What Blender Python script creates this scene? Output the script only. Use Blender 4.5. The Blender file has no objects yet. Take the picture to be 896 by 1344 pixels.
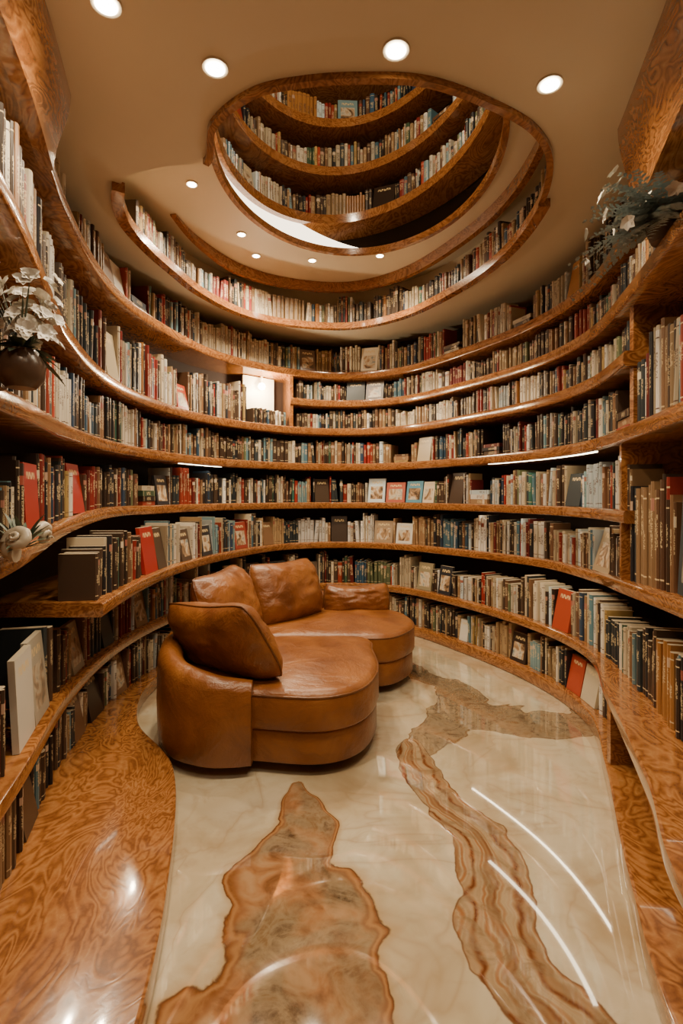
import bpy, bmesh, math, random
import numpy as np
from mathutils import Vector, Matrix, noise
random.seed(7)
R = random.random
U = random.uniform
scene = bpy.context.scene
COL = scene.collection

# ------------------------------------------------------------------ helpers
def new_obj(name, verts, faces, mat=None, parent=None, smooth=False, sharp=35):
    me = bpy.data.meshes.new(name)
    me.from_pydata([tuple(v) for v in verts], [], faces)
    me.validate()
    ob = bpy.data.objects.new(name, me)
    COL.objects.link(ob)
    if mat: me.materials.append(mat)
    if parent: ob.parent = parent
    if smooth:
        me.polygons.foreach_set('use_smooth', [True]*len(me.polygons))
        try: me.set_sharp_from_angle(angle=math.radians(sharp))
        except Exception: pass
    return ob

def empty(name, loc=(0, 0, 0)):
    e = bpy.data.objects.new(name, None)
    COL.objects.link(e)
    e.empty_display_size = .1
    return e

def fix_normals(ob):
    bm = bmesh.new(); bm.from_mesh(ob.data)
    bmesh.ops.recalc_face_normals(bm, faces=bm.faces)
    bm.to_mesh(ob.data); bm.free()

def cr(pts, u):
    n = len(pts)
    u = max(0, min(n-1-1e-6, u)); i = int(u); t = u-i
    p1 = np.array(pts[i], float); p2 = np.array(pts[i+1], float)
    p0 = np.array(pts[i-1], float) if i > 0 else 2*p1-p2
    p3 = np.array(pts[i+2], float) if i+2 < n else 2*p2-p1
    return .5*((2*p1)+(-p0+p2)*t+(2*p0-5*p1+4*p2-p3)*t*t+(-p0+3*p1-3*p2+p3)*t**3)

def closed_cr(pts, per):
    n = len(pts); out = []
    for i in range(n):
        p0, p1, p2, p3 = [np.array(pts[(i+k) % n], float) for k in (-1, 0, 1, 2)]
        for j in range(per):
            t = j/per
            out.append(.5*((2*p1)+(-p0+p2)*t+(2*p0-5*p1+4*p2-p3)*t*t+(-p0+3*p1-3*p2+p3)*t**3))
    return out

# ------------------------------------------------------------------ materials
class NT:
    def __init__(s, name):
        s.m = bpy.data.materials.new(name); s.m.use_nodes = True
        s.t = s.m.node_tree; s.b = s.t.nodes['Principled BSDF']
    def n(s, typ, **kw):
        nd = s.t.nodes.new(typ)
        for k, v in kw.items(): setattr(nd, k, v)
        return nd
    def l(s, a, b): s.t.links.new(a, b)
    def math(s, op, a, b=None, c=None):
        nd = s.n('ShaderNodeMath', operation=op)
        for i, x in enumerate((a, b, c)):
            if x is None: continue
            if isinstance(x, (int, float)): nd.inputs[i].default_value = x
            else: s.l(x, nd.inputs[i])
        return nd.outputs[0]
    def mix(s, f, a, b, blend='MIX'):
        nd = s.n('ShaderNodeMix', data_type='RGBA', blend_type=blend)
        for sock, x in ((nd.inputs[0], f), (nd.inputs[6], a), (nd.inputs[7], b)):
            if isinstance(x, (int, float)): sock.default_value = x
            elif isinstance(x, tuple): sock.default_value = (*x[:3], 1)
            else: s.l(x, sock)
        return nd.outputs[2]
    def ramp(s, f, stops):
        nd = s.n('ShaderNodeValToRGB'); e = nd.color_ramp.elements
        while len(e) < len(stops): e.new(.5)
        for el, (p, c) in zip(e, stops):
            el.position = p; el.color = (*c, 1) if len(c) == 3 else c
        s.l(f, nd.inputs[0]); return nd.outputs[0]
    def g(s, f, stops): return s.ramp(f, [(p, (v, v, v)) for p, v in stops])
    def noise(s, scale, detail=4, dist=0, vec=None, rough=.5):
        nd = s.n('ShaderNodeTexNoise'); nd.inputs['Scale'].default_value = scale
        nd.inputs['Detail'].default_value = detail; nd.inputs['Distortion'].default_value = dist
        nd.inputs['Roughness'].default_value = rough
        if vec is not None: s.l(vec, nd.inputs['Vector'])
        return nd.outputs[0]
    def obj(s): return s.n('ShaderNodeTexCoord').outputs['Object']
    def bump(s, h, strength=.2, dist=.01):
        nd = s.n('ShaderNodeBump'); nd.inputs['Strength'].default_value = strength
        nd.inputs['Distance'].default_value = dist
        s.l(h, nd.inputs['Height']); s.l(nd.outputs[0], s.b.inputs['Normal'])
    def set(s, **kw):
        for k, v in kw.items():
            sock = s.b.inputs[k.replace('_', ' ')]
            if isinstance(v, tuple): sock.default_value = (*v, 1) if len(v) == 3 else v
            elif isinstance(v, (int, float)): sock.default_value = v
            else: s.l(v, sock)

def simple(name, col, rough=.5, **kw):
    k = NT(name); k.set(Base_Color=col, Roughness=rough, **kw); return k.m

def emis(name, col, st):
    k = NT(name); k.set(Base_Color=(0, 0, 0), Emission_Color=col, Emission_Strength=st); return k.m

def wood():
    k = NT('burl_wood'); o = k.obj()
    mp = k.n('ShaderNodeMapping'); mp.inputs['Scale'].default_value = (1.2, .60, 1.8); k.l(o, mp.inputs[0])
    a = k.noise(2.8, 3, 1.5, mp.outputs[0], .55)
    w = k.math('FRACT', k.math('MULTIPLY', a, 15))
    w = k.math('ABSOLUTE', k.math('SUBTRACT', w, .5))
    fine = k.noise(46, 5, .8, o, .6); mid = k.noise(9, 4, 1.2, o)
    f = k.math('ADD', k.math('MULTIPLY', w, 1.3), k.math('MULTIPLY', k.math('SUBTRACT', fine, .36), .7))
    f = k.math('ADD', f, k.math('MULTIPLY', k.math('SUBTRACT', mid, .5), .6))
    c = k.ramp(f, [(0.0, (.115, .035, .009)), (.2, (.19, .064, .017)), (.45, (.33, .128, .036)), (.75, (.42, .190, .062)), (1, (.54, .29, .115))])
    big = k.noise(1.3, 2, 0, o)
    c = k.mix(k.math('MULTIPLY', big, .55), c, (.28, .105, .030))
    k.set(Base_Color=c, Roughness=.18, Coat_Weight=.7, Coat_Roughness=.06)
    k.bump(f, .05, .004)
    return k.m
WOOD = wood()
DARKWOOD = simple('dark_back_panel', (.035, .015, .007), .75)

def plaster(name, col):
    k = NT(name); o = k.obj()
    n = k.noise(2.0, 3, 0, o)
    k.set(Base_Color=k.mix(n, tuple(x*.93 for x in col), tuple(min(1, x*1.05) for x in col)), Roughness=.42)
    k.bump(k.noise(120, 3, 0, o), .04, .003)
    return k.m
CEIL = plaster('warm_plaster', (.68, .59, .43))

def leather(name='caramel_leather', m=1.0):
    k = NT(name); o = k.obj()
    n1 = k.noise(4, 5, .6, o); n2 = k.noise(2.0, 2, 0, o)
    c = k.ramp(n1, [(.3, (.155*m, .048*m, .011*m)), (.55, (.25*m, .085*m, .018*m)), (.8, (.34*m, .130*m, .032*m))])
    k.set(Base_Color=c, Roughness=k.math('ADD', k.math('MULTIPLY', n2, .2), .25), Coat_Weight=.15, Coat_Roughness=.22)
    cre = k.noise(4.5, 5, 2.2, o, .55); cr2 = k.noise(15, 5, 3.0, o, .6); gr = k.n('ShaderNodeTexVoronoi'); gr.inputs['Scale'].default_value = 170
    k.l(o, gr.inputs['Vector'])
    h = k.math('ADD', cre, k.math('MULTIPLY', gr.outputs[0], .04))
    h = k.math('ADD', h, k.math('MULTIPLY', cr2, .22))
    k.bump(h, .55, .022)
    return k.m
LEATHER = leather(); PIPING = leather('leather_piping', .6)
BLACK = simple('dark_feet', (.02, .015, .01), .3)

def bookmat():
    k = NT('book_covers')
    at = k.n('ShaderNodeAttribute', attribute_name='bcol')
    st = k.n('ShaderNodeUVMap', uv_map='st'); rn = k.n('ShaderNodeUVMap', uv_map='rnd')
    s1 = k.n('ShaderNodeSeparateXYZ'); k.l(st.outputs[0], s1.inputs[0])
    s2 = k.n('ShaderNodeSeparateXYZ'); k.l(rn.outputs[0], s2.inputs[0])
    u, v = s1.outputs[0], s1.outputs[1]; r1, r2 = s2.outputs[0], s2.outputs[1]
    valid = k.math('GREATER_THAN', u, -.5)
    cen = k.math('ADD', .45, k.math('MULTIPLY', r1, .25))
    dist = k.math('ABSOLUTE', k.math('SUBTRACT', v, cen))
    inblock = k.math('LESS_THAN', dist, k.math('ADD', .08, k.math('MULTIPLY', r2, .17)))
    inu = k.math('LESS_THAN', k.math('ABSOLUTE', k.math('SUBTRACT', u, .5)), .3)
    cv = k.n('ShaderNodeCombineXYZ')
    k.l(k.math('MULTIPLY', u, 2.2), cv.inputs[0]); k.l(k.math('MULTIPLY', v, 34), cv.inputs[1])
    k.l(k.math('MULTIPLY', r1, 91), cv.inputs[2])
    tx = k.math('GREATER_THAN', k.noise(1.6, 2, 0, cv.outputs[0]), .5)
    txt = k.math('MULTIPLY', k.math('MULTIPLY', tx, inblock), k.math('MULTIPLY', inu, valid))
    txt = k.math('MULTIPLY', txt, .8)
    sepc = k.n('ShaderNodeSeparateColor'); k.l(at.outputs['Color'], sepc.inputs[0])
    lum = k.math('ADD', sepc.outputs[0], sepc.outputs[1])
    tc = k.mix(k.math('GREATER_THAN', lum, .55), (.66, .52, .30), (.10, .05, .035))
    c = k.mix(txt, at.outputs['Color'], tc)
    lab = k.math('MULTIPLY', k.math('GREATER_THAN', r2, .72), valid)
    lab = k.math('MULTIPLY', lab, k.math('LESS_THAN', k.math('ABSOLUTE', k.math('SUBTRACT', v, .78)), .06))
    c = k.mix(lab, c, k.mix(r1, (.30, .06, .04), (.70, .62, .45)))
    bd = k.math('LESS_THAN', k.math('ABSOLUTE', k.math('SUBTRACT', k.math('ABSOLUTE', k.math('SUBTRACT', v, .5)), .41)), .008)
    bd = k.math('MULTIPLY', k.math('MULTIPLY', bd, valid), k.math('LESS_THAN', r2, .5))
    c = k.mix(bd, c, tc)
    k.set(Base_Color=c, Roughness=.38)
    return k.m
BOOK = bookmat()

def covermat():
    k = NT('book_cover_art')
    at = k.n('ShaderNodeAttribute', attribute_name='bcol'); st = k.n('ShaderNodeUVMap', uv_map='st')
    s1 = k.n('ShaderNodeSeparateXYZ'); k.l(st.outputs[0], s1.inputs[0]); u, v = s1.outputs[0], s1.outputs[1]
    geo = k.obj()
    pic = k.noise(9, 5, 1.4, geo)
    pc = k.ramp(pic, [(.35, (.08, .05, .03)), (.48, (.42, .26, .14)), (.58, (.66, .56, .40)), (.72, (.15, .22, .26))])
    inp = k.math('MULTIPLY', k.math('LESS_THAN', k.math('ABSOLUTE', k.math('SUBTRACT', u, .5)), .36),
                 k.math('LESS_THAN', k.math('ABSOLUTE', k.math('SUBTRACT', v, .4)), .27))
    tt = k.math('MULTIPLY', k.math('LESS_THAN', k.math('ABSOLUTE', k.math('SUBTRACT', u, .5)), .3),
                k.math('LESS_THAN', k.math('ABSOLUTE', k.math('SUBTRACT', v, .83)), .05))
    cv = k.n('ShaderNodeCombineXYZ'); k.l(k.math('MULTIPLY', u, 22), cv.inputs[0]); k.l(k.math('MULTIPLY', v, 6), cv.inputs[1])
    tt = k.math('MULTIPLY', tt, k.math('GREATER_THAN', k.noise(1.2, 1, 0, cv.outputs[0]), .48))
    al = k.n('ShaderNodeUVMap', uv_map='rnd'); s2 = k.n('ShaderNodeSeparateXYZ'); k.l(al.outputs[0], s2.inputs[0])
    c = k.mix(k.math('MULTIPLY', inp, s2.outputs[0]), at.outputs['Color'], pc)
    c = k.mix(tt, c, (.75, .58, .30))
    k.set(Base_Color=c, Roughness=.3); return k.m
COVER = covermat()

# ------------------------------------------------------------------ plan curves (metres)
W = [(-1.25, -.9), (-1.3, .3), (-1.4, 1.2), (-1.52, 1.9), (-1.75, 2.7), (-1.9, 3.5), (-1.85, 4.4), (-1.5, 5.5), (-.8, 6.2), (0, 6.45),
     (.8, 6.2), (1.5, 5.5), (2.0, 4.6), (2.1, 3.7), (1.9, 2.8), (1.68, 2.0), (1.5, 1.2), (1.4, .3), (1.35, -.9)]
G = [(-.9, -.9), (-.95, .3), (-1.0, 1.2), (-1.15, 1.9), (-1.38, 2.7), (-1.5, 3.5), (-1.45, 4.3), (-1.2, 5.15), (-.65, 5.8), (0, 6.05),
     (.65, 5.8), (1.12, 5.1), (1.5, 4.25), (1.6, 3.5), (1.48, 2.8), (1.28, 2.0), (1.1, 1.3), (1.05, .3), (1.0, -.9)]
def ov(d):
    g = list(G)
    for k, v in d.items(): g[k] = v
    return g
def zl(base, d={}):
    z = [base]*19
    for k, v in d.items(): z[k] = v
    return z
LEV = {
 'L0': dict(F=ov({0: (-.55, -.9), 1: (-.5, .3), 2: (-.52, 1.2), 3: (-.62, 1.9), 4: (-.87, 2.76), 5: (-1.28, 3.35), 6: (-1.43, 4.1),
                  14: (1.38, 2.8), 15: (1.07, 2.0), 16: (.86, 1.3), 17: (.8, .3), 18: (.8, -.9)}), z=zl(.10), r=(0, 18), t=.10),
 'L1': dict(F=ov({14: (1.38, 2.8), 15: (1.08, 1.9), 16: (.86, 1.3), 17: (.8, .3), 18: (.8, -.9)}), z=zl(.50), r=(0, 18), t=.07),
 'L2': dict(F=ov({3: (-1.05, 1.9), 4: (-1.18, 2.7), 5: (-1.25, 3.5), 6: (-1.22, 4.2), 7: (-1.05, 5.0), 11: (1.2, 5.15), 12: (1.65, 4.4), 13: (1.73, 3.65),
                  14: (1.5, 2.9)}), z=zl(.97, {14: 1.04, 15: 1.1, 16: 1.12, 17: 1.12, 18: 1.12}), r=(3.9, 18), t=.07),
 'L3': dict(F=G, z=zl(1.42, {0: 1.26, 1: 1.26, 2: 1.27, 3: 1.30, 4: 1.37}), r=(0, 14), t=.07),
 'L4': dict(F=G, z=zl(1.86), r=(0, 18), t=.08),
 'L5': dict(F=G, z=zl(2.26, {0: 2.62, 1: 2.62, 2: 2.62, 3: 2.54, 4: 2.36, 5: 2.28}), r=(0, 14), t=.08),
 'L6': dict(F=G, z=zl(2.58), r=(8.15, 18), t=.08),
 'L7': dict(F=G, z=zl(2.90, {0: 3.18, 1: 3.18, 2: 3.16, 3: 3.12, 4: 2.98, 14: 2.93, 15: 3.04, 16: 3.12, 17: 3.15, 18: 3.15}), r=(0, 18), t=.08),
}
ZC1 = 3.30; ZC2 = 3.75
PER = 14

def frame(P, u):
    e = .02
    a = cr(P, u-e if u > e else u); b = cr(P, u+e)
    t = b-a; t /= max(1e-9, np.linalg.norm(t))
    return t, np.array([t[1], -t[0]])

def shelf_mesh(L, u0=None, u1=None):
    F = L['F']; th = L['t']; a, b = L['r']
    n = max(2, int((b-a)*PER)); vs = []; fs = []
    for i in range(n+1):
        u = a+(b-a)*i/n
        f = cr(F, u); w = cr(W, u)
        z = float(cr([(q,) for q in L['z']], u)[0])
        d = f-w; d /= np.linalg.norm(d); w = w+d*.004
        sec = [(w, z), (f-d*.012, z), (f-d*.003, z-.006), (f, z-.018), (f, z-th+.018), (f-d*.003, z-th+.006), (f-d*.012, z-th), (w, z-th)]
        for p, zz in sec: vs.append((p[0], p[1], zz))
    m = 8
    for i in range(n):
        for j in range(m):
            j2 = (j+1) % m
            fs.append((i*m+j, i*m+j2, (i+1)*m+j2, (i+1)*m+j))
    fs.append(tuple(range(m))); fs.append(tuple(n*m+j for j in reversed(range(m))))
    return vs, fs

shelfP = empty('curved_bookshelf')
for nm, L in LEV.items():
    v, f = shelf_mesh(L)
    o = new_obj('shelf_tier_'+nm[1:], v, f, WOOD, shelfP, True); fix_normals(o)

def upright(u, z0, z1, Fl, back=.02):
    f = cr(Fl, u); w = cr(W, u)
    d = (f-w)/np.linalg.norm(f-w); f = f-d*back
    t = np.array([-d[1], d[0]])*.018
    vs = [(*(p+s), z) for z in (z0, z1) for p, s in ((f, t), (f, -t), (w, -t), (w, t))]
    fs = [(0, 1, 2, 3), (7, 6, 5, 4), (0, 4, 5, 1), (1, 5, 6, 2), (2, 6, 7, 3), (3, 7, 4, 0)]
    o = new_obj('upright_panel', vs, fs, WOOD, shelfP); fix_normals(o)
upright(13.97, 1.03, 1.78, LEV['L2']['F'])
upright(13.97, 1.86, 2.50, G, .05)
upright(8.17, 2.26, 2.82, G)
upright(14.02, .1, .43, LEV['L1']['F'])

def level_z(nm, u): return float(cr([(q,) for q in LEV[nm]['z']], u)[0])
def fascia(u0, u1):
    n = int((u1-u0)*PER); vs = []; fs = []
    for i in range(n+1):
        u = u0+(u1-u0)*i/n; t, nn = frame(G, u); p = cr(G, u); zb = level_z('L7', u)-.09
        sec = []
        for k in range(9):
            q = k/8; sec.append((p+nn*(.01+.07*math.sin(q*math.pi*.5)**2), zb+(ZC1+.0-zb)*q))
        sec.append((p-nn*.05, ZC1)); sec.append((p-nn*.05, zb))
        for s, z in sec: vs.append((s[0], s[1], z))
    m = 11
    for i in range(n):
        for j in range(m):
            j2 = (j+1) % m; fs.append((i*m+j, i*m+j2, (i+1)*m+j2, (i+1)*m+j))
    fs += [tuple(range(m)), tuple(n*m+j for j in reversed(range(m)))]
    o = new_obj('top_fascia', vs, fs, WOOD, shelfP, True); fix_normals(o)
fascia(0, 3.6); fascia(14.25, 18)

def wall(name, u0, u1, mat):
    n = int((u1-u0)*PER); vs = []; fs = []
    for i in range(n+1):
        p = cr(W, u0+(u1-u0)*i/n)
        vs += [(p[0], p[1], 0), (p[0], p[1], ZC1+.02)]
    for i in range(n): fs.append((2*i, 2*i+1, 2*i+3, 2*i+2))
    return new_obj(name, vs, fs, mat, None, True)
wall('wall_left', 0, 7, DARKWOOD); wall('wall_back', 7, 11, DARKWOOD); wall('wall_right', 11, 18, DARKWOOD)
new_obj('wall_front', [(-1.26, -.9, 0), (1.36, -.9, 0), (1.36, -.9, ZC1), (-1.26, -.9, ZC1)], [(0, 1, 2, 3)], WOOD)

# ------------------------------------------------------------------ books
PAL = {
 'dark': [(.035, .022, .016), (.05, .03, .02), (.02, .02, .024), (.06, .035, .022), (.03, .04, .045), (.08, .05, .032)],
 'cream': [(.56, .48, .34), (.63, .56, .43), (.46, .37, .24), (.68, .62, .50), (.50, .42, .29)],
 'red': [(.28, .025, .018), (.21, .025, .018), (.34, .05, .025), (.14, .018, .016)],
 'tan': [(.24, .13, .065), (.30, .18, .09), (.17, .085, .045), (.36, .24, .12), (.12, .06, .035)],
 'blue': [(.04, .09, .15), (.07, .15, .20), (.12, .24, .29), (.03, .055, .10), (.20, .32, .35)],
 'green': [(.05, .09, .05), (.04, .13, .10), (.12, .14, .07)],
 'org': [(.38, .17, .05), (.46, .31, .11)],
 'white': [(.74, .71, .63), (.68, .66, .61), (.54, .62, .64), (.78, .75, .68)],
}
def pick(p, bias=None):
    w = {'dark': 38, 'cream': 20, 'red': 10, 'tan': 22, 'blue': 10, 'green': 5, 'org': 3, 'white': 6}
    c = noise.noise(Vector((p[0]*1.4, p[1]*1.4, p[2]*2.1)))
    if c > .12: w['dark'] += 34; w['tan'] += 14
    if c < -.12: w['cream'] += 22; w['white'] += 10
    c2 = noise.noise(Vector((p[0]*2.2+9, p[1]*2.2, p[2]*2.1)))
    if c2 > .28: w['red'] += 22
    if c2 < -.28: w['blue'] += 16
    if 1.0 < p[0] and 3.6 < p[1] < 5.2 and .9 < p[2] < 1.5: w['white'] += 70; w['cream'] += 20; w['blue'] += 14
    if bias:
        for k, v in bias.items(): w[k] = w[k]*v
    k = random.choices(list(w), list(w.values()))[0]
    c = random.choice(PAL[k]); s = U(.7, 1.2)
    return tuple(min(.9, x*s) for x in c)

class BM:
    def __init__(s): s.v = []; s.f = []; s.c = []; s.st = []; s.r = []; s.mi = []
    def book(s, p, z, t, n, w, d, h, col, lean=0.0):
        b = len(s.v); r = (R(), R())
        prof = [(-w/2, -d), (-w/2, -.008), (-w/4.5, 0), (w/4.5, 0), (w/2, -.008), (w/2, -d)]
        for hh in (0, h):
            for a, q in prof:
                aa = a+lean*hh
                x = p[0]+t[0]*aa+n[0]*q; y = p[1]+t[1]*aa+n[1]*q
                s.v.append((x, y, z+hh))
        us = [None, 0, .3, .7, 1, None]
        for j in range(6):
            j2 = (j+1) % 6
            s.f.append((b+j, b+j2, b+6+j2, b+6+j))
            s.c += [col]*4; s.r += [r]*4; s.mi.append(0)
            if j in (1, 2, 3): s.st += [(us[j], 0), (us[j+1], 0), (us[j+1], 1), (us[j], 1)]
            else: s.st += [(-1, -1)]*4
        s.f.append(tuple(b+6+j for j in range(6))); pg = (.50, .41, .28)
        s.c += [pg]*6; s.r += [r]*6; s.st += [(-1, -1)]*6; s.mi.append(0)
    def face(s, p, z, t, n, w, h, col, tilt=.12, th=.025, pic=1.0):
        b = len(s.v)
        for (dep, zz) in ((0, 0), (-tilt*h, h)):
            for a, q in ((-w/2, -th), (-w/2, 0), (w/2, 0), (w/2, -th)):
                qq = q+dep
                s.v.append((p[0]+t[0]*a+n[0]*qq, p[1]+t[1]*a+n[1]*qq, z+zz+.001))
        q = [(0, 1, 5, 4), (1, 2, 6, 5), (2, 3, 7, 6), (3, 0, 4, 7), (4, 5, 6, 7), (0, 3, 2, 1)]
        for i, fc in enumerate(q):
            s.f.append(tuple(b+j for j in fc)); s.r += [(pic, 0)]*4
            if i == 1: s.c += [col]*4; s.st += [(0, 0), (1, 0), (1, 1), (0, 1)]; s.mi.append(1)
            else: s.c += [col if i in (0, 2) else (.5, .42, .3)]*4; s.st += [(-1, -1)]*4; s.mi.append(1)
    def stack(s, p, z, t, n):
        zz = z; w = U(.2, .26)
        for _ in range(random.randint(2, 4)):
            th = U(.02, .045); col = pick((p[0], p[1], z)); b = len(s.v); r = (R(), R()); ww = w*U(.85, 1); o = U(-.01, .01)
            for h in (0, th):
                for a, q in ((-ww/2, -.17), (-ww/2, o), (ww/2, o), (ww/2, -.17)):
                    s.v.append((p[0]+t[0]*a+n[0]*q, p[1]+t[1]*a+n[1]*q, zz+h))
            for i, fc in enumerate([(0, 1, 5, 4), (1, 2, 6, 5), (2, 3, 7, 6), (3, 0, 4, 7), (4, 5, 6, 7)]):
                s.f.append(tuple(b+j for j in fc)); s.r += [r]*4; s.mi.append(0); s.c += [col]*4
                s.st += [(0, 0), (0, 1), (1, 1), (1, 0)] if i == 1 else [(-1, -1)]*4
            zz += th+.001
        return w
    def build(s, name):
        o = new_obj(name, s.v, s.f, BOOK); me = o.data; me.materials.append(COVER)
        nl = len(me.loops); assert nl == len(s.c), (nl, len(s.c))
        me.polygons.foreach_set('material_index', s.mi)
        ca = me.color_attributes.new('bcol', 'FLOAT_COLOR', 'CORNER')
        a = np.ones((nl, 4), np.float32); a[:, :3] = np.array(s.c, np.float32); ca.data.foreach_set('color', a.ravel())
        me.uv_layers.new(name='st'); me.uv_layers.new(name='rnd')
        me.uv_layers['st'].data.foreach_set('uv', np.array(s.st, np.float32).ravel())
        me.uv_layers['rnd'].data.foreach_set('uv', np.array(s.r, np.float32).ravel())
        return o

def fill(bm, path, specials=(), rand_face=.015, bias=None, hmin=.21, hmax=.34, gapmul=1.0):
    P = np.array([p[:2] for p in path]); seg = np.linalg.norm(np.diff(P, axis=0), axis=1)
    S = np.concatenate([[0], np.cumsum(seg)]); T = S[-1]
    A = np.array(path)
    def at(s): return [np.interp(s, S, A[:, j]) for j in range(A.shape[1])]
    s = .03; fam_h = U(.75, .95); fam_n = 0; fam_col = None; fam_w = .03
    sp = sorted(specials, key=lambda q: q['u']); si = 0
    while s < T-.04:
        x, y, z, nx, ny, cl, u = at(s)
        n = np.array([nx, ny]); n /= np.linalg.norm(n); t = np.array([-n[1], n[0]])
        if si < len(sp) and sp[si]['u'] <= u:
            q = sp[si]; si += 1; w = q['w']
            x, y, z, nx, ny, cl, u = at(s+w/2)
            n = np.array([nx, ny]); n /= np.linalg.norm(n); t = np.array([-n[1], n[0]])
            bm.face((x, y), z, t, n, w*.93, min(q['h'], cl*.95), q['c'], q.get('tilt', .15), pic=q.get('pic', 1.0))
            s += w; continue
        hm = min(hmax, cl*.93); hl = min(hmin, hm*.70)
        if fam_n <= 0:
            fam_n = random.randint(1, 8); fam_h = U(hl, hm); fam_w = U(.016, .040)
            fam_same = R() < .22; fam_col = pick((x, y, z), bias)
        rr = R()
        if rr < rand_face:
            w = U(.16, .22)
            x, y, z, nx, ny, cl, u = at(s+w/2); n = np.array([nx, ny]); n /= np.linalg.norm(n); t = np.array([-n[1], n[0]])
            bm.face((x, y), z, t, n, w*.95, min(U(.22, .3), cl*.93), pick((x, y, z), bias), .2, pic=random.choice([0, 0, 1])); s += w; continue
        if rr < rand_face+.005:
            w = .26
            x, y, z, nx, ny, cl, u = at(s+w/2); n = np.array([nx, ny]); n /= np.linalg.norm(n); t = np.array([-n[1], n[0]])
            bm.stack((x, y), z, t, n); s += w; continue
        if rr < rand_face+.013: s += U(.01, .05)*gapmul; fam_n = 0; continue
        w = max(.011, fam_w*U(.7, 1.3)); h = min(hm, max(hl*.9, fam_h*U(.92, 1.06)))
        x, y, z, nx, ny, cl, u = at(s+w/2)
        n = np.array([nx, ny]); n /= np.linalg.norm(n); t = np.array([-n[1], n[0]])
        col = fam_col if fam_same else pick((x, y, z), bias)
        if s < .12: col = random.choice(PAL['dark'])
        off = -U(0, .025); lean = 0
        if R() < .05: lean = U(-.12, .12); s += abs(lean)*h*.6
        bm.book((x+n[0]*off, y+n[1]*off), z, t, n, w*.96, U(.15, .2), h, col, lean)
        s += w+(.0 if R() < .8 else .002); fam_n -= 1

def clear_at(nm, u):
    z = level_z(nm, u); best = ZC1
    for k, L in LEV.items():
        if k == nm: continue
        if L['r'][0] <= u <= L['r'][1]:
            zz = level_z(k, u)
            if zz > z+.15: best = min(best, zz-L['t'])
    return best-z-.012

books = BM()
def row(nm, u0, u1, F=None, inset=.045, **kw):
    F = F or LEV[nm]['F']; n = max(2, int((u1-u0)*PER)); path = []
    for i in range(n+1):
        u = u0+(u1-u0)*i/n; t, nn = frame(F, u); p = cr(F, u)-nn*inset
        path.append((p[0], p[1], level_z(nm, u)+.001, nn[0], nn[1], clear_at(nm, u), u))
    fill(books, path, **kw)

DK = (.03, .03, .035); RD = (.36, .025, .018); WH = (.66, .63, .56)
row('L0', 0, 3.95, G, hmax=.33, bias=dict(dark=2, red=2.5, cream=.5, white=.3)); row('L0', 4.0, 13.95, G, .05, specials=[dict(u=10.9, w=.12, h=.2, c=WH, pic=0)], bias=dict(blue=1.5, tan=1.4, dark=1.3))
row('L0', 14.07, 18, G, hmax=.33, bias=dict(dark=1.6))
row('L1', 0, 3.15, G, bias=dict(dark=5, cream=.5, white=.4), hmax=.37, hmin=.28, rand_face=0)
row('L1', 3.17, 3.95, G, specials=[dict(u=3.2, w=.26, h=.36, c=(.62, .58, .50), pic=0, tilt=.05), dict(u=3.5, w=.26, h=.36, c=(.42, .38, .30), pic=.6, tilt=.1)], hmax=.37)
row('L1', 3.98, 14.0, G, specials=[dict(u=8.3, w=.24, h=.24, c=(.12, .08, .05)), dict(u=10.2, w=.22, h=.28, c=(.3, .25, .15)), dict(u=10.55, w=.2, h=.28, c=DK)], hmax=.36, rand_face=.022)
row('L1', 14.02, 18, G, hmax=.40, hmin=.3, bias=dict(dark=1.5, green=4, cream=.6), rand_face=0)
row('L2', 3.95, 5.0, bias=dict(dark=2.5, red=4, white=.2, cream=.35), rand_face=0, hmin=.24)
row('L2', 5.0, 13.94, specials=[dict(u=5.02, w=.26, h=.31, c=RD, pic=0), dict(u=6.5, w=.2, h=.26, c=DK), dict(u=7.2, w=.24, h=.26, c=(.3, .05, .03)),
     dict(u=9.5, w=.24, h=.24, c=(.35, .25, .16)), dict(u=9.85, w=.22, h=.22, c=WH), dict(u=12.75, w=.3, h=.3, c=(.40, .30, .18), tilt=.3)],
    bias=dict(cream=1.3, white=1.8), rand_face=.02)
row('L2', 14.03, 14.72, hmax=.52, hmin=.44, bias=dict(tan=7, red=6, cream=0, white=0, blue=.3), rand_face=0)
row('L2', 14.74, 18, specials=[dict(u=14.74, w=.26, h=.40, c=(.035, .05, .06), pic=.4, tilt=.05)], hmax=.5, hmin=.40, bias=dict(tan=5, red=2))
row('L3', 0, 2.2, bias=dict(cream=3), hmax=.36)
row('L3', 2.85, 5, specials=[dict(u=3.3, w=.24, h=.30, c=RD, pic=0, tilt=.05), dict(u=4.3, w=.22, h=.28, c=RD, pic=0)], bias=dict(red=4, dark=1.5, white=.4), rand_face=0)
row('L3', 5.0, 13.93, specials=[dict(u=5.9, w=.2, h=.24, c=DK), dict(u=9.6, w=.25, h=.22, c=(.45, .12, .08)),
     dict(u=9.92, w=.24, h=.23, c=(.12, .3, .4)), dict(u=10.2, w=.18, h=.22, c=(.65, .55, .4))], bias=dict(red=1.5), rand_face=.02)
row('L4', 0, 2.2); row('L4', 2.95, 13.93, specials=[dict(u=10.2, w=.2, h=.25, c=(.5, .4, .25), pic=0)], rand_face=.006)
row('L4', 14.02, 18, hmax=.44, hmin=.34, rand_face=0, bias=dict(cream=.8, dark=1.4))
row('L5', 0, 4, hmax=.42, hmin=.3, bias=dict(dark=1.8, white=.5), rand_face=0)
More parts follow.
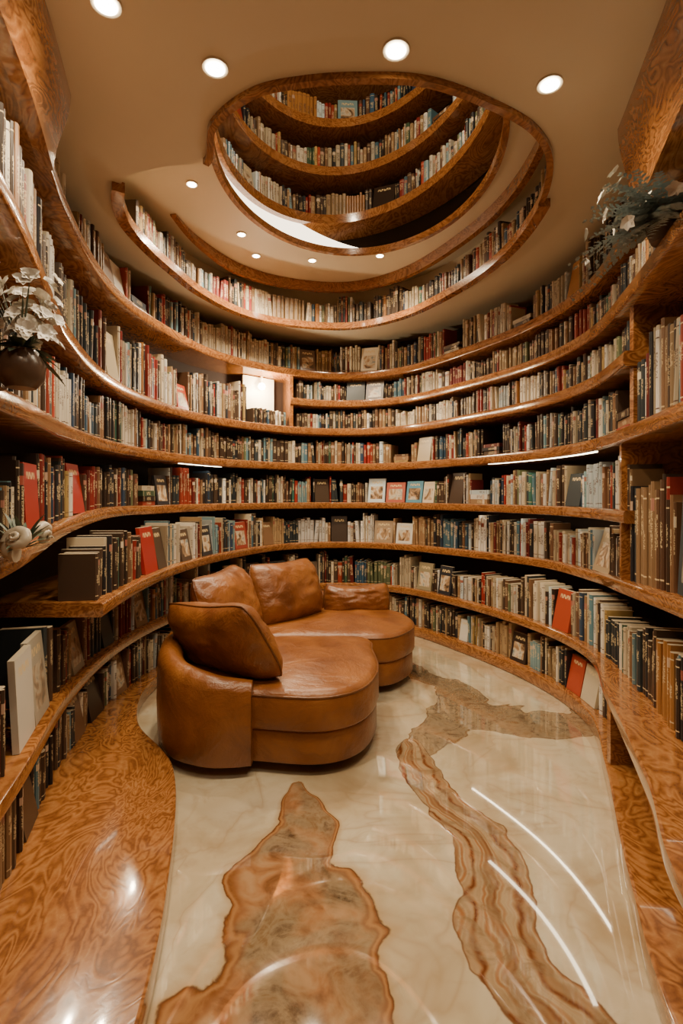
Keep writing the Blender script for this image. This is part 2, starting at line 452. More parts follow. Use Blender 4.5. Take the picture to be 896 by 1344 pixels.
row('L5', 4.0, 7.55, specials=[dict(u=5.0, w=.2, h=.34, c=(.5, .42, .28), pic=0)], hmax=.42, hmin=.28); row('L5', 7.57, 8.14, hmax=.2, hmin=.15, rand_face=0); row('L5', 8.25, 13.93, bias=dict(dark=1.3))
row('L6', 8.25, 14.45, bias=dict(dark=1.2)); row('L6', 15.35, 18, hmax=.36)
row('L7', 3.65, 14.2, bias=dict(cream=1.3, red=1.3), hmax=.32)

# ------------------------------------------------------------------ ceiling opening (drum)
OUT = [(-.73, 2.86), (-.62, 2.57), (-.4, 2.37), (-.16, 2.3), (.1, 2.28), (.37, 2.3), (.66, 2.42), (.94, 2.6), (1.12, 2.86), (1.22, 3.3), (1.19, 3.94),
       (.99, 4.58), (.61, 5.25), (.1, 5.6), (-.5, 5.52), (-.95, 5.2), (-1.22, 4.67), (-1.32, 4.2), (-1.38, 3.8), (-1.38, 3.4), (-1.25, 3.05), (-1.0, 2.93)]
oc = closed_cr(OUT, 8); NO = len(oc)
def offs(c, d):
    out = []; n = len(c)
    for i in range(n):
        t = c[(i+1) % n]-c[i-1]; t = t/np.linalg.norm(t); out.append(c[i]+np.array([t[1], -t[0]])*d)
    return out
area = sum(oc[i][0]*oc[(i+1) % NO][1]-oc[(i+1) % NO][0]*oc[i][1] for i in range(NO))
SG = 1 if area > 0 else -1
oo = offs(oc, .30*SG)

def plate(name, outer, holes, z, mat):
    bm = bmesh.new(); ed = []
    for loop in [outer]+holes:
        vs = [bm.verts.new((p[0], p[1], z)) for p in loop]
        for i in range(len(vs)): ed.append(bm.edges.new((vs[i], vs[(i+1) % len(vs)])))
    bmesh.ops.triangle_fill(bm, edges=ed, use_beauty=True, use_dissolve=False)
    me = bpy.data.meshes.new(name); bm.to_mesh(me); bm.free(); me.materials.append(mat)
    o = bpy.data.objects.new(name, me); COL.objects.link(o); return o
Wd = [cr(W, i/8) for i in range(18*8+1)]
plate('ceiling', Wd, [oc], ZC1, CEIL)
ec = [np.array([.1+.95*math.cos(a), 3.65+1.28*math.sin(a)]) for a in [2*math.pi*i/96 for i in range(96)]]
plate('ceiling_upper', oo, [ec], ZC2, CEIL)

def ribbon(name, c, z0, z1, mat, idx=None, parent=None):
    n = len(c); vs = []; fs = []
    for p in c: vs += [(p[0], p[1], z0), (p[0], p[1], z1)]
    rng = range(n) if idx is None else idx
    for i in rng: j = (i+1) % n; fs.append((2*i, 2*i+1, 2*j+1, 2*j))
    return new_obj(name, vs, fs, mat, parent, True)
ribbon('wall_upper_drum', oo, ZC1, ZC2, CEIL)

def band(name, c, inner, outer, z0, z1, mat, rng, taper=0):
    vs = []; fs = []; n = len(c); L = list(rng); m = len(L)
    for kk, i in enumerate(L):
        f = 1 if not taper else min(1, .12+min(kk, m-1-kk)/taper)
        i %= n
        t = c[(i+1) % n]-c[i-1]; t = t/np.linalg.norm(t); nn = np.array([t[1], -t[0]])*SG
        a = c[i]+nn*inner; b = c[i]+nn*outer; zl0 = z1-(z1-z0)*f
        vs += [(*a, zl0), (*a, z1), (*b, z1), (*b, zl0)]
    for k in range(m-1):
        for j in range(4):
            j2 = (j+1) % 4; fs.append((k*4+j, k*4+j2, (k+1)*4+j2, (k+1)*4+j))
    fs += [(0, 1, 2, 3), tuple((m-1)*4+j for j in (3, 2, 1, 0))]
    o = new_obj(name, vs, fs, mat, None, True); fix_normals(o); return o
band('trim_1', oc, -.02, .015, ZC1-.03, ZC1+.012, WOOD, range(0, 9*8))
band('trim_2', oc, -.02, .05, ZC1-.05, ZC1+.012, WOOD, range(9*8-1, 20*8))
band('trim_3', oc, .01, .06, ZC2-.10, ZC2-.002, WOOD, range(8*8, 17*8), taper=14)
def ring_rows(c, z, clear, i0, i1, inset):
    path = []; n = len(c)
    for i in range(i0, i1+1):
        t = c[(i+1) % n]-c[(i-1) % n]; t = t/np.linalg.norm(t); nn = -np.array([t[1], -t[0]])*SG
        p = c[i % n]-nn*inset
        path.append((p[0], p[1], z, nn[0], nn[1], clear, i))
    return path
fill(books, ring_rows(oc, ZC1+.014, .38, int(8.2*8), int(18.2*8), .065), hmax=.31, bias=dict(cream=.9, red=1.4, dark=1.3), rand_face=.0)

# tower: ring shelves modelled to stand in for mirrored books
tower = empty('reflection_tower')
def ell(k=0): return [np.array([.1+(.95+k)*math.cos(a), 3.65+(1.28+k)*math.sin(a)]) for a in [2*math.pi*i/96 for i in range(96)]]
TILT = .16
def tz(z, p): return z+TILT*(p[0]-.1)
def ringband(name, k0, k1, z0, z1, mat, tilt=True, rng=None, taper=False):
    a = ell(k0); b = ell(k1); vs = []; fs = []; n = 96; L = list(rng or range(n))
    for i in range(n):
        f = (lambda z, p: tz(z, p)) if tilt else (lambda z, p: z)
        zz1 = z1
        if taper and i in L:
            q = L.index(i)/(len(L)-1); zz1 = z0+(z1-z0)*max(.05, min(1, 4*q, 5*(1-q)))
        vs += [(*a[i], f(z0, a[i])), (*a[i], f(zz1, a[i])), (*b[i], f(zz1, b[i])), (*b[i], f(z0, b[i]))]
    for i in L:
        i2 = (i+1) % n
        if taper and i2 not in L: continue
        for j in range(4):
            j2 = (j+1) % 4; fs.append((i*4+j, i*4+j2, i2*4+j2, i2*4+j))
    o = new_obj(name, vs, fs, mat, tower, True); fix_normals(o); return o
ringband('rim', -.02, .02, ZC2-.03, ZC2+.025, WOOD, False)
tl = [4.10, 4.54, 4.98, 5.45]
for z in tl: ringband('ring_shelf', -.02, .32, z-.08, z, WOOD)
GLASS = simple('dark_lacquer', (.03, .02, .014), .12)
ribbon('drum_wall', ell(.33), ZC2, 6.1, GLASS, None, tower)
plate('tower_cap', ell(.33), [], 6.0, GLASS).parent = tower
COVE = emis('cove_light', (1, .82, .58), 4.5)
ringband('cove_strip', .03, .05, ZC2+.03, ZC2+.20, COVE, False, list(range(22, 62)), True)
for k, z in enumerate(tl):
    n0 = ell(); path = []
    for i in range(-6, 56):
        p = n0[i % 96]; t = n0[(i+1) % 96]-n0[(i-1) % 96]; t /= np.linalg.norm(t); nn = np.array([-t[1], t[0]])
        q = p-nn*.05
        path.append((q[0], q[1], tz(z, q)+.003, nn[0], nn[1], .34, i))
    fill(books, path, hmax=.26, rand_face=.03, bias=dict(cream=1.1, blue=1.8, red=1.8))
bk = books.build('bookshelf_books')

# ------------------------------------------------------------------ floor
POLY_A = [(-.23, 2.76, .04), (-.20, 2.55, .10), (-.16, 2.39, .13), (-.20, 2.14, .20), (-.11, 1.94, .25), (-.12, 1.78, .28), (-.17, 1.51, .30), (-.25, 1.2, .32), (-.3, .6, .3), (-.3, -.8, .3)]
POLY_B = [(.42, 3.25, .05), (.41, 3.05, .09), (.44, 2.8, .10), (.52, 2.56, .11), (.62, 2.37, .11), (.62, 2.1, .13), (.55, 1.84, .13), (.57, 1.64, .13), (.69, 1.45, .13), (.8, 1.1, .14), (.7, .3, .14), (.7, -.8, .14)]
POLY_C = [(.42, 3.15, .10), (.58, 3.35, .14), (.78, 3.62, .18), (1.0, 3.62, .24), (1.3, 3.5, .20), (1.7, 3.6, .15)]
POLY_D = [(.5, 4.9, .08), (.7, 4.4, .12), (.85, 4.1, .14), (.95, 3.7, .18)]
def dens(poly): return np.array([cr(poly, i/12) for i in range((len(poly)-1)*12+1)])
xs = np.arange(-2.2, 2.3, .025); ys = np.arange(-.95, 6.6, .025)
XX, YY = np.meshgrid(xs, ys); PX = XX.ravel(); PY = YY.ravel()
def dist_attr(poly):
    D = dens(poly); best = np.full(PX.shape, 1e9); sgn = np.zeros(PX.shape)
    for i in range(len(D)-1):
        a = D[i]; b = D[i+1]; dx, dy = b[0]-a[0], b[1]-a[1]; l2 = dx*dx+dy*dy+1e-12
        t = np.clip(((PX-a[0])*dx+(PY-a[1])*dy)/l2, 0, 1)
        qx = PX-a[0]-t*dx; qy = PY-a[1]-t*dy; d = np.sqrt(qx*qx+qy*qy); w = a[2]+(b[2]-a[2])*t
        v = d/np.maximum(w, .02); m = v < best; best = np.where(m, v, best)
        s = np.sign(dx*qy-dy*qx); sgn = np.where(m, s, sgn)
    return np.minimum(best, 6), sgn
dA, sA = dist_attr(POLY_A); dB, sB = dist_attr(POLY_B); dC, _ = dist_attr(POLY_C); dD, _ = dist_attr(POLY_D); dC = np.minimum(dC, dD)
nx_, ny_ = len(xs), len(ys)
fv = [(float(a), float(b), 0.0) for a, b in zip(PX, PY)]
ff = [(j*nx_+i, j*nx_+i+1, (j+1)*nx_+i+1, (j+1)*nx_+i) for j in range(ny_-1) for i in range(nx_-1)]

def marble():
    k = NT('onyx_marble'); o = k.obj()
    A = k.n('ShaderNodeAttribute', attribute_name='rivA').outputs['Fac']
    B = k.n('ShaderNodeAttribute', attribute_name='rivB').outputs['Fac']
    Bs = k.n('ShaderNodeAttribute', attribute_name='rivS').outputs['Fac']
    C = k.n('ShaderNodeAttribute', attribute_name='rivC').outputs['Fac']
    n1 = k.noise(2.0, 4, .7, o); n2 = k.noise(3.4, 2, .4, o); n3 = k.noise(26, 6, .8, o, .65); n4 = k.noise(8, 4, 1.0, o); n5 = k.noise(5, 6, 2.0, o, .6)
    base = k.ramp(n1, [(.28, (.42, .32, .19)), (.45, (.56, .465, .31)), (.6, (.64, .56, .41)), (.78, (.48, .38, .235))])
    base = k.mix(k.g(n5, [(.5, 0), (.75, .5)]), base, (.42, .31, .175))
    vn = k.math('ABSOLUTE', k.math('SUBTRACT', k.noise(1.1, 4, 1.2, o), .5))
    base = k.mix(k.g(vn, [(0, .4), (.01, .18), (.05, 0)]), base, (.30, .18, .08))
    wob = k.math('ADD', k.math('MULTIPLY', k.math('SUBTRACT', n2, .5), 1.5), k.math('MULTIPLY', k.math('SUBTRACT', n4, .5), .22))
    wob = k.math('ADD', wob, k.math('MULTIPLY', k.math('SUBTRACT', n3, .5), .05))
    cloud = k.ramp(n5, [(.30, (.07, .04, .02)), (.42, (.155, .10, .055)), (.52, (.265, .185, .105)), (.62, (.20, .115, .05)), (.75, (.37, .28, .17))])
    cloud = k.mix(k.g(n3, [(.42, 0), (.65, .5)]), cloud, (.33, .24, .145))
    ch = k.math('MULTIPLY', k.math('ADD', C, k.math('MULTIPLY', wob, 1.3)), .5)
    c = k.mix(k.g(ch, [(.38, .9), (.49, .75), (.52, 0)]), base, cloud)
    c = k.mix(k.g(ch, [(.46, 0), (.49, .7), (.53, 0)]), c, (.16, .075, .025))
    a = k.math('ADD', A, wob); ah = k.math('MULTIPLY', a, .5)
    ia = k.mix(k.g(n1, [(.46, 0), (.58, .85)]), cloud, k.ramp(n4, [(.35, (.20, .075, .024)), (.5, (.38, .17, .065)), (.65, (.46, .27, .14))]))
    ln = k.math('ADD', k.math('MULTIPLY', k.math('SINE', k.math('MULTIPLY', a, 44)), .5), .5)
    ecol = k.mix(ln, (.21, .072, .02), (.38, .185, .07))
    ia = k.mix(k.g(ah, [(.37, 0), (.44, .9), (.5, .9)]), ia, ecol)
    inA = k.g(ah, [(.488, 1), (.5, 0)])
    c = k.mix(inA, c, ia)
    c = k.mix(k.g(ah, [(.475, 0), (.492, .85), (.508, 0)]), c, (.085, .032, .011))
    hl = k.g(ah, [(.5, .55), (.60, 0)])
    c = k.mix(k.math('MULTIPLY', hl, k.math('SUBTRACT', 1, inA)), c, (.40, .24, .10))
    b = k.math('ADD', B, k.math('MULTIPLY', wob, .9)); bh = k.math('MULTIPLY', b, .5)
    sx = k.math('ADD', Bs, k.math('MULTIPLY', wob, 1.2))
    st = k.math('ADD', k.math('SINE', k.math('MULTIPLY', sx, 8)), k.math('MULTIPLY', k.math('SINE', k.math('MULTIPLY', sx, 21)), .5))
    sc = k.ramp(k.math('ADD', k.math('MULTIPLY', st, .33), .5), [(0, (.15, .045, .014)), (.3, (.29, .15, .065)), (.7, (.43, .31, .18)), (1, (.32, .125, .038))])
    sc = k.mix(k.g(n5, [(.45, 0), (.58, .7)]), sc, cloud)
    c = k.mix(k.g(bh, [(.48, 1), (.50, 0)]), c, sc)
    c = k.mix(k.g(bh, [(.462, 0), (.487, .85), (.51, 0)]), c, (.13, .048, .015))
    k.set(Base_Color=c, Roughness=.05, Specular_IOR_Level=.8, Coat_Weight=1.0, Coat_Roughness=.015, Coat_IOR=1.8)
    return k.m
fl = new_obj('floor', fv, ff, marble())
for nm, arr in (('rivA', dA), ('rivB', dB), ('rivS', dB*sB), ('rivC', dC)):
    at = fl.data.attributes.new(nm, 'FLOAT', 'POINT'); at.data.foreach_set('value', arr.astype(np.float32))

# ------------------------------------------------------------------ sofa
sofa = empty('curved_leather_sofa')
def tube(name, pts, r, mat, parent, seg=8):
    n = len(pts); vs = []; fs = []
    for i in range(n):
        t = (pts[(i+1) % n]-pts[i-1]).normalized(); a = t.orthogonal().normalized()
        ref = Vector((.3, .5, .81)); a = (ref-t*ref.dot(t)).normalized(); b = t.cross(a)
        for j in range(seg):
            q = 2*math.pi*j/seg; vs.append(pts[i]+(a*math.cos(q)+b*math.sin(q))*r)
    for i in range(n):
        for j in range(seg):
            i2 = (i+1) % n; j2 = (j+1) % seg; fs.append((i*seg+j, i*seg+j2, i2*seg+j2, i2*seg+j))
    o = new_obj(name, vs, fs, mat, parent, True, 80); fix_normals(o)
def puff(name, outline, z0, z1, mat, edge=.06, dome=.03, per=6, wr=.008, parent=sofa):
    c = closed_cr(outline, per); n = len(c); cen = sum(c)/n
    ar = sum(c[i][0]*c[(i+1) % n][1]-c[(i+1) % n][0]*c[i][1] for i in range(n)); sg = 1 if ar > 0 else -1
    def off(d):
        out = []
        for i in range(n):
            t = c[(i+1) % n]-c[i-1]; t = t/np.linalg.norm(t); out.append(c[i]-np.array([t[1], -t[0]])*d*sg)
        return out
    rings = []
    K = 6
    for j in range(K+1):
        a = math.pi/2*j/K; rings.append((off(edge*.5*(1-math.sin(a))), z0+edge*.35*(1-math.cos(a))))
    for j in range(1, K+1):
        a = math.pi/2*j/K; rings.append((off(edge*(1-math.cos(a))), z1-edge*(1-math.sin(a))))
    base = off(edge)
    for s in (.88, .72, .55, .38, .22, .1):
        rings.append(([cen+(p-cen)*s for p in base], z1+dome*(1-s**2)))
    vs = []; fs = []
    for k, (r, z) in enumerate(rings):
        for p in r:
            w = wr*noise.noise(Vector((p[0]*5, p[1]*5, z*5)))*(1 if k > K+5 else 0)
            vs.append((p[0], p[1], z+w))
    for k in range(len(rings)-1):
        for i in range(n):
            i2 = (i+1) % n; fs.append((k*n+i, k*n+i2, (k+1)*n+i2, (k+1)*n+i))
    fs.append(tuple(reversed(range(n)))); fs.append(tuple((len(rings)-1)*n+i for i in range(n)))
    o = new_obj(name, vs, fs, mat, parent, True, 60); fix_normals(o)
    if wr > .004:
        for zz, dd in ((z1-edge*.55, edge*.10), (z0+.012, .012)):
            tube(name+'_piping', [Vector((p[0], p[1], zz)) for p in off(dd)], .0065, PIPING, parent)
S1 = [(-.42, 2.86), (-.1, 2.83), (.12, 2.97), (.23, 3.3), (.22, 3.7), (.17, 3.97), (-.35, 4.0), (-.85, 3.94), (-1.0, 3.5), (-.9, 3.12), (-.65, 2.92)]
S2 = [(-.9, 3.99), (-.35, 4.015), (.18, 3.99), (.42, 4.06), (.6, 4.38), (.56, 4.78), (.32, 5.0), (-.1, 5.02), (-.5, 4.8), (-.78, 4.4)]
def shr(P, k): 
    c = np.mean(np.array(P), axis=0); return [tuple(c+(np.array(p)-c)*k) for p in P]
puff('base_near', shr(S1, .975), .06, .245, LEATHER, .03, 0, wr=.002)
puff('base_far', shr(S2, .975), .06, .245, LEATHER, .03, 0, wr=.002)
puff('seat_near', S1, .235, .455, LEATHER, .06, .035, wr=.014)
puff('seat_far', S2, .235, .455, LEATHER, .06, .035, wr=.014)
BK = [(-.48, 2.81), (-.74, 2.81), (-1.0, 2.98), (-1.15, 3.4), (-1.14, 3.95), (-.95, 4.45), (-.62, 4.88), (-.2, 5.12), (.15, 5.17), (.40, 5.1)]
vs = []; fs = []; n = 90; HT = [.50, .54, .58, .6, .62, .64, .64, .6, .55, .52]
for i in range(n+1):
    u = 9*i/n; p = cr(BK, u); t, nn = frame(BK, u); h = float(cr([(q,) for q in HT], u)[0])
    endf = min(1, min(i, n-i)/3+.25)
    th = .15
    prof = [(0.015, .06), (0, .09), (-.006, .3), (0, h-.07), (.015, h-.03), (.045, h-.005), (.075, h), (.11, h-.01), (.135, h-.035), (th, h-.08), (th, .25), (th, .06)]
    for a, z in prof: 
        q = p+nn*(.075+(a-.075)*(.75+.25*endf)); vs.append((q[0], q[1], z))
m = 12
for i in range(n):
    for j in range(m):
        j2 = (j+1) % m; fs.append((i*m+j, i*m+j2, (i+1)*m+j2, (i+1)*m+j))
fs += [tuple(range(m)), tuple(n*m+j for j in reversed(range(m)))]
o = new_obj('back_shell', vs, fs, LEATHER, sofa, True, 60); fix_normals(o)

def pillow(name, c, ax, lean, sx, sy, sz, seed=0, roll=0):
    ax = Vector((ax[0], ax[1], 0)).normalized(); nrm = Vector((ax.y, -ax.x, 0))
    up = Vector((0, 0, 1)); M = Matrix((ax, nrm, up)).transposed()
    M = M @ Matrix.Rotation(lean, 3, 'X') @ Matrix.Rotation(roll, 3, 'Y')
    N = 40; vs = []; fs = []
    def prof(a): return max(0.0, 1-abs(a)**3.2)**.55
    def P(a, b, y):
        x = a*sx*math.sqrt(max(0, 1-.20*b**4)); z = b*sz*math.sqrt(max(0, 1-.20*a**4))
        sag = -.04*(1-a*a)*(b > 0)*b
        return Vector(c)+M@Vector((x, y, z+sag))
    for side in (1, -1):
        for i in range(N+1):
            for j in range(N+1):
                a = -1+2*i/N; b = -1+2*j/N
                a = math.sin(a*math.pi/2); b = math.sin(b*math.pi/2)
                t = prof(a)*prof(b)
                w = 1+.12*noise.noise(Vector((a*1.8+seed, b*1.8, side*2)))+.08*noise.noise(Vector((a*5+seed, b*5, side*3)))
                y = side*sy*t*w
                th = math.atan2(b, a); rr = max(abs(a), abs(b))
                y -= side*.008*min(1, t*2)*max(0, math.sin(14*th+seed+2*noise.noise(Vector((th*2, seed, 0)))))*rr**3
                vs.append(P(a, b, y))
    K = (N+1)**2
    for s in range(2):
        for i in range(N):
            for j in range(N):
                fs.append((s*K+i*(N+1)+j, s*K+(i+1)*(N+1)+j, s*K+(i+1)*(N+1)+j+1, s*K+i*(N+1)+j+1))
    me = bpy.data.meshes.new(name); me.from_pydata([tuple(v) for v in vs], [], fs)
    bm = bmesh.new(); bm.from_mesh(me); bmesh.ops.remove_doubles(bm, verts=bm.verts, dist=.0008)
    bmesh.ops.recalc_face_normals(bm, faces=bm.faces); bm.to_mesh(me); bm.free()
    ob = bpy.data.objects.new(name, me); COL.objects.link(ob); ob.parent = sofa; me.materials.append(LEATHER)
    me.polygons.foreach_set('use_smooth', [True]*len(me.polygons))
    loop = []
    for k in range(25): loop.append((-1+2*k/25, -1))
    for k in range(25): loop.append((1, -1+2*k/25))
    for k in range(25): loop.append((1-2*k/25, 1))
    for k in range(25): loop.append((-1, 1-2*k/25))
    tube(name+'_piping', [P(a, b, 0) for a, b in loop], .0065, PIPING, sofa)
pillow('back_cushion_1', (-.72, 3.20, .65), (-.70, .62), .50, .46, .14, .26, 1, .14)
pillow('back_cushion_2', (-.82, 3.86, .71), (.22, 1), .40, .38, .15, .28, 5, -.02)
pillow('back_cushion_3', (-.46, 4.52, .70), (.66, .74), .36, .36, .15, .27, 9, 0)
pillow('arm_cushion', (.14, 4.90, .55), (1, .10), .25, .30, .12, .15, 12)
for x, y in ((-.9, 3.15), (-.1, 3.05), (.08, 3.6), (-.95, 3.9), (.4, 4.3), (.35, 4.85), (-.4, 4.85)):
    bm = bmesh.new(); bmesh.ops.create_cone(bm, segments=20, radius1=.025, radius2=.035, depth=.065, cap_ends=True)
    me = bpy.data.meshes.new('foot'); bm.to_mesh(me); bm.free(); me.materials.append(BLACK)
    ob = bpy.data.objects.new('foot', me); COL.objects.link(ob); ob.location = (x, y, .0325); ob.parent = sofa

# ------------------------------------------------------------------ flowers / plants
def add_leaf(V, F, base, d, length, width, droop=.3, up=Vector((0, 0, 1)), seg=6, cup=.2):
    d = Vector(d).normalized(); side = d.cross(up)
    if side.length < .01: side = Vector((1, 0, 0))
    side.normalize(); nb = len(V); nrm = side.cross(d)
    for i in range(seg+1):
        t = i/seg; c = Vector(base)+d*length*t-Vector((0, 0, 1))*droop*length*t*t
        w = width*max(0, math.sin(math.pi*min(1, .08+.92*t)))**.8*.5
        V += [c-side*w+nrm*w*cup, c, c+side*w+nrm*w*cup]
    for i in range(seg):
        a = nb+i*3
        F += [(a, a+1, a+4, a+3), (a+1, a+2, a+5, a+4)]
def lathe(name, prof, loc, mat, parent, seg=28):
    vs = []; fs = []
    for r, z in prof:
        for i in range(seg):
            a = 2*math.pi*i/seg; vs.append((loc[0]+r*math.cos(a), loc[1]+r*math.sin(a), loc[2]+z))
    for k in range(len(prof)-1):
        for i in range(seg):
            i2 = (i+1) % seg; fs.append((k*seg+i, k*seg+i2, (k+1)*seg+i2, (k+1)*seg+i))
    fs.append(tuple(reversed(range(seg))))
    o = new_obj(name, vs, fs, mat, parent, True, 50); fix_normals(o); return o
PETAL = simple('white_petal', (.66, .62, .54), .5)
LEAFG = simple('dusty_green_leaf', (.09, .13, .09), .5)
LEAFB = simple('grey_blue_leaf', (.20, .24, .23), .5)
POT = simple('brown_ceramic', (.10, .06, .04), .3)
SHELL = simple('shell_cream', (.50, .43, .33), .35)
def bloom(V, F, c, out, s):
    ref = out.orthogonal().normalized(); r2 = out.cross(ref)
    for k in range(6):
        b = k*math.pi/3+U(-.1, .1); dr = (ref*math.cos(b)+r2*math.sin(b))*1.0+out*.35
        add_leaf(V, F, c, dr, U(.8, 1.2)*s, s*.9, .15, up=out, seg=4, cup=.35)
def bouquet(name, loc, h, r, nfl, leafmat, petalmat):
    e = empty(name); V = []; F = []; LV = []; LF = []
    lathe('vase', [(.045, 0), (.07, .03), (.075, .08), (.055, .12), (.045, .13), (.04, .125)], loc, POT, e)
    for i in range(46):
        a = U(0, 6.28); el = U(-.3, 1.1)
        add_leaf(LV, LF, Vector(loc)+Vector((0, 0, .12)), (math.cos(a)*math.cos(el), math.sin(a)*math.cos(el), math.sin(el)+.2), U(.5, .9)*r*1.4, .04, .55)
    for i in range(nfl):
        a = U(0, 6.28); q = U(0, 1)**.6*r; zz = U(.16, h)
        c = Vector(loc)+Vector((math.cos(a)*q, math.sin(a)*q, zz))
        out = Vector((math.cos(a)*q, math.sin(a)*q-.05, .06)).normalized()
        bloom(V, F, c, out, .030)
        lb = Vector(loc)+Vector((0, 0, .12)); add_leaf(LV, LF, lb, c-lb, (c-lb).length, .006, 0, seg=2)
    new_obj('flowers', V, F, petalmat, e, True, 80); new_obj('leaves', LV, LF, leafmat, e, True, 80)
bouquet('white_flower_bouquet', (-1.08, 1.80, 1.861), .39, .12, 70, LEAFG, PETAL)
e = empty('seashell_arrangement'); V = []; F = []
for i in range(34):
    a = U(0, 6.28); el = U(.2, 1.3)
    add_leaf(V, F, (-1.10, 1.84, 1.315), (math.cos(a)*math.cos(el), math.sin(a)*math.cos(el), math.sin(el)), U(.10, .2), .018, .25)
new_obj('spiky_leaves', V, F, LEAFG, e, True, 80)
def shell(c, s, rot):
    vs = []; fs = []; N, Mx = 60, 12
    for i in range(N+1):
        t = i/N; a = t*5.5*math.pi; rr = s*(.03+.5*t**1.6)
        hz = s*.9*(1-t)
        for j in range(Mx):
            b = 2*math.pi*j/Mx; q = rr*.75*(1+.06*math.sin(14*a))
            vs.append(Vector(c)+rot@Vector(((rr+q*math.cos(b))*math.cos(a), (rr+q*math.cos(b))*math.sin(a), hz+q*math.sin(b)*.9)))
    for i in range(N):
        for j in range(Mx):
            j2 = (j+1) % Mx; fs.append((i*Mx+j, i*Mx+j2, (i+1)*Mx+j2, (i+1)*Mx+j))
    fs.append(tuple(N*Mx+j for j in range(Mx))); new_obj('conch_shell', vs, fs, SHELL, e, True, 60)
shell((-1.06, 1.76, 1.345), .075, Matrix.Rotation(1.1, 3, 'X')); shell((-1.10, 1.95, 1.36), .06, Matrix.Rotation(1.9, 3, 'Y'))
e = empty('potted_feather_plant'); V = []; F = []; BV = []; BF = []
pl = (1.38, 2.28, 2.581)
lathe('pot', [(.05, 0), (.07, .05), (.075, .1), (.065, .1)], pl, POT, e)
for i in range(95):
    a = U(2.0, 5.4); el = U(-.3, 1.1); L = U(.16, .40); d = Vector((math.cos(a)*math.cos(el), math.sin(a)*math.cos(el), math.sin(el))); b = Vector(pl)+Vector((U(-.03, .03), U(-.03, .03), .09))
    if (b+d*L).z > 2.86 and (b+d*L).x > 1.20: continue
    sd = d.cross(Vector((0, 0, 1))).normalized()
    if i % 5 == 0: bloom(BV, BF, b+d*L*.8, d, .035)
    for k in range(10):
        t = (k+1)/10; c = b+d*L*t-Vector((0, 0, 1))*.35*L*t*t
        for s in (1, -1): add_leaf(V, F, c, d*.7+sd*s, .055*(1.15-t*.8), .015, .2, seg=3)
new_obj('fronds', V, F, LEAFB, e, True, 80); new_obj('blossoms', BV, BF, PETAL, e, True, 80)

# ------------------------------------------------------------------ lights
WARM = (1, .80, .54)
LAMP = emis('lamp_glow', (1, .86, .62), 34); TRIM = simple('downlight_trim', (.7, .6, .45), .3)
def downlight(x, y, z, energy, size=150, rad=.04):
    e = empty('recessed_downlight')
    lathe('trim_ring', [(rad*1.0, -.004), (rad*1.35, -.008), (rad*1.4, 0)], (x, y, z-.001), TRIM, e)
    vs = [(x+rad*math.cos(2*math.pi*i/24), y+rad*math.sin(2*math.pi*i/24), z-.011) for i in range(24)]
    new_obj('lamp_disc', vs, [tuple(range(24))], LAMP, e)
    ld = bpy.data.lights.new('downlight_beam', 'SPOT'); ld.energy = energy; ld.color = WARM
    ld.spot_size = math.radians(size); ld.spot_blend = .9; ld.shadow_soft_size = .04
    lo = bpy.data.objects.new('downlight_beam', ld); COL.objects.link(lo); lo.location = (x, y, z-.03); lo.parent = e
for x, y in ((-.86, 1.95), (-.53, 2.24), (.22, 2.15), (.91, 2.33)): downlight(x, y, ZC1, 78, 145)
for x, y in ((-.4, .7), (.4, .7)): downlight(x, y, ZC1, 36, 140)
for x, y in ((-1.08, 3.85), (-.86, 4.59), (-.80, 5.0), (-.28, 5.1), (.36, 5.0)): downlight(x, y, ZC2, 105, rad=.03)

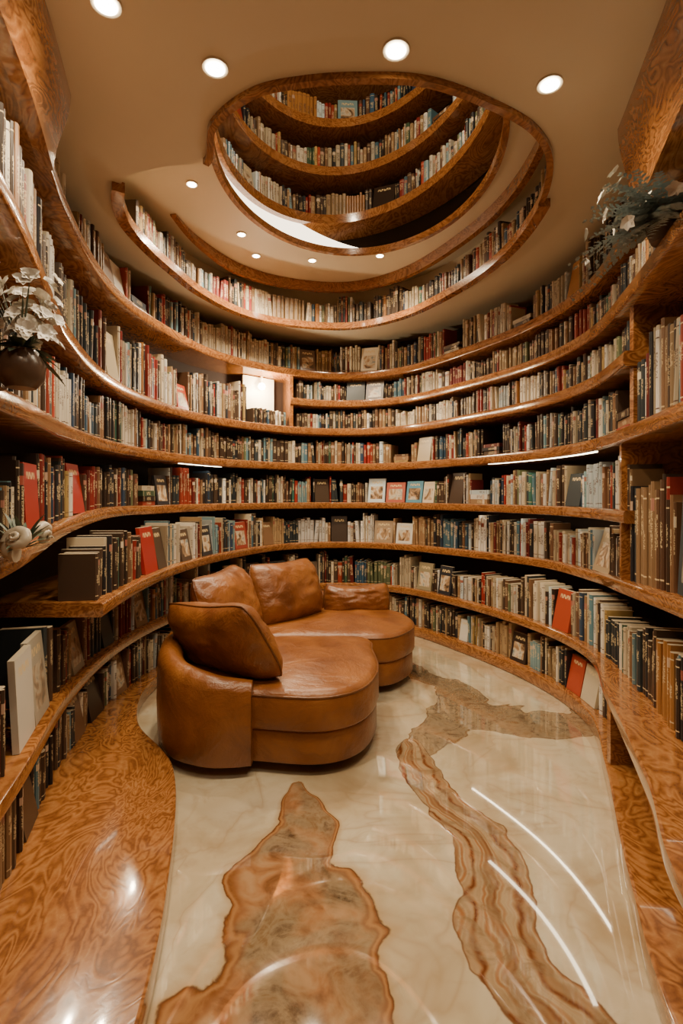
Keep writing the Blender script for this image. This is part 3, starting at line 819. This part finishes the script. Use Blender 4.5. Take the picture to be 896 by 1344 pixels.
def strip(name, lvl, u0, u1, st, inset=.06, wd=.012):
    F_ = LEV[lvl]['F']; vs = []; fs = []; n = max(2, int((u1-u0)*PER))
    for i in range(n+1):
        u = u0+(u1-u0)*i/n; t, nn = frame(F_, u); p = cr(F_, u); z = level_z(lvl, u)-LEV[lvl]['t']
        a = p-nn*inset; b = p-nn*(inset+wd); vs += [(*a, z-.001), (*a, z-.004), (*b, z-.004), (*b, z-.001)]
    for i in range(n):
        for j in range(4):
            j2 = (j+1) % 4; fs.append((i*4+j, i*4+j2, (i+1)*4+j2, (i+1)*4+j))
    new_obj(name, vs, fs, emis('led_'+name, (1, .84, .58), st), shelfP)
strip('led_strip', 'L4', 11.4, 13.1, 10, .02, .03); strip('led_strip', 'L4', 6.4, 7.1, 10, .02, .03); strip('led_strip', 'L3', 11.0, 13.2, 16, .16, .02)
e = empty('corner_wall_sconce')
t, nn = frame(G, 7.85); p = cr(G, 7.85)-nn*.27
CREAM = simple('cream_panel', (.8, .72, .54), .4)
q = [(*(p+t*s*.20), z) for z, s in ((2.27, -1), (2.27, 1), (2.81, 1), (2.81, -1))]
q2 = [(a-nn[0]*.02, b-nn[1]*.02, c) for a, b, c in q]
new_obj('panel', q+q2, [(0, 1, 2, 3), (7, 6, 5, 4), (0, 4, 5, 1), (1, 5, 6, 2), (2, 6, 7, 3), (3, 7, 4, 0)], CREAM, e)
pp = p+nn*.06
lathe('lamp_globe', [(.005, 0), (.03, .01), (.042, .04), (.03, .07), (.005, .08)], (pp[0], pp[1], 2.66), LAMP, e)
lathe('bracket', [(.012, 0), (.012, .07)], (pp[0], pp[1], 2.738), TRIM, e)
ld = bpy.data.lights.new('sconce_light', 'POINT'); ld.energy = 34; ld.color = WARM; ld.shadow_soft_size = .04
lo = bpy.data.objects.new('sconce_light', ld); COL.objects.link(lo); q = pp+nn*.14; lo.location = (q[0], q[1], 2.66); lo.parent = e
ld = bpy.data.lights.new('tower_fill', 'POINT'); ld.energy = 85; ld.color = WARM; ld.shadow_soft_size = .15  # added fill light to brighten the tower, no fixture there
lo = bpy.data.objects.new('tower_fill', ld); COL.objects.link(lo); lo.location = (.1, 3.0, 4.9); lo.parent = tower

w = bpy.data.worlds.new('World'); scene.world = w; w.use_nodes = True
w.node_tree.nodes['Background'].inputs[0].default_value = (.5, .35, .2, 1); w.node_tree.nodes['Background'].inputs[1].default_value = .02

# ------------------------------------------------------------------ camera
cd = bpy.data.cameras.new('camera'); cam = bpy.data.objects.new('camera', cd); COL.objects.link(cam)
cam.location = (0, 0, 1.5); cam.rotation_euler = (math.radians(90), 0, 0)
cd.sensor_fit = 'VERTICAL'; cd.sensor_height = 36; cd.lens = 36*700/1344; cd.shift_y = -22/1344; cd.clip_start = .02
scene.camera = cam
print('books verts', len(books.v))
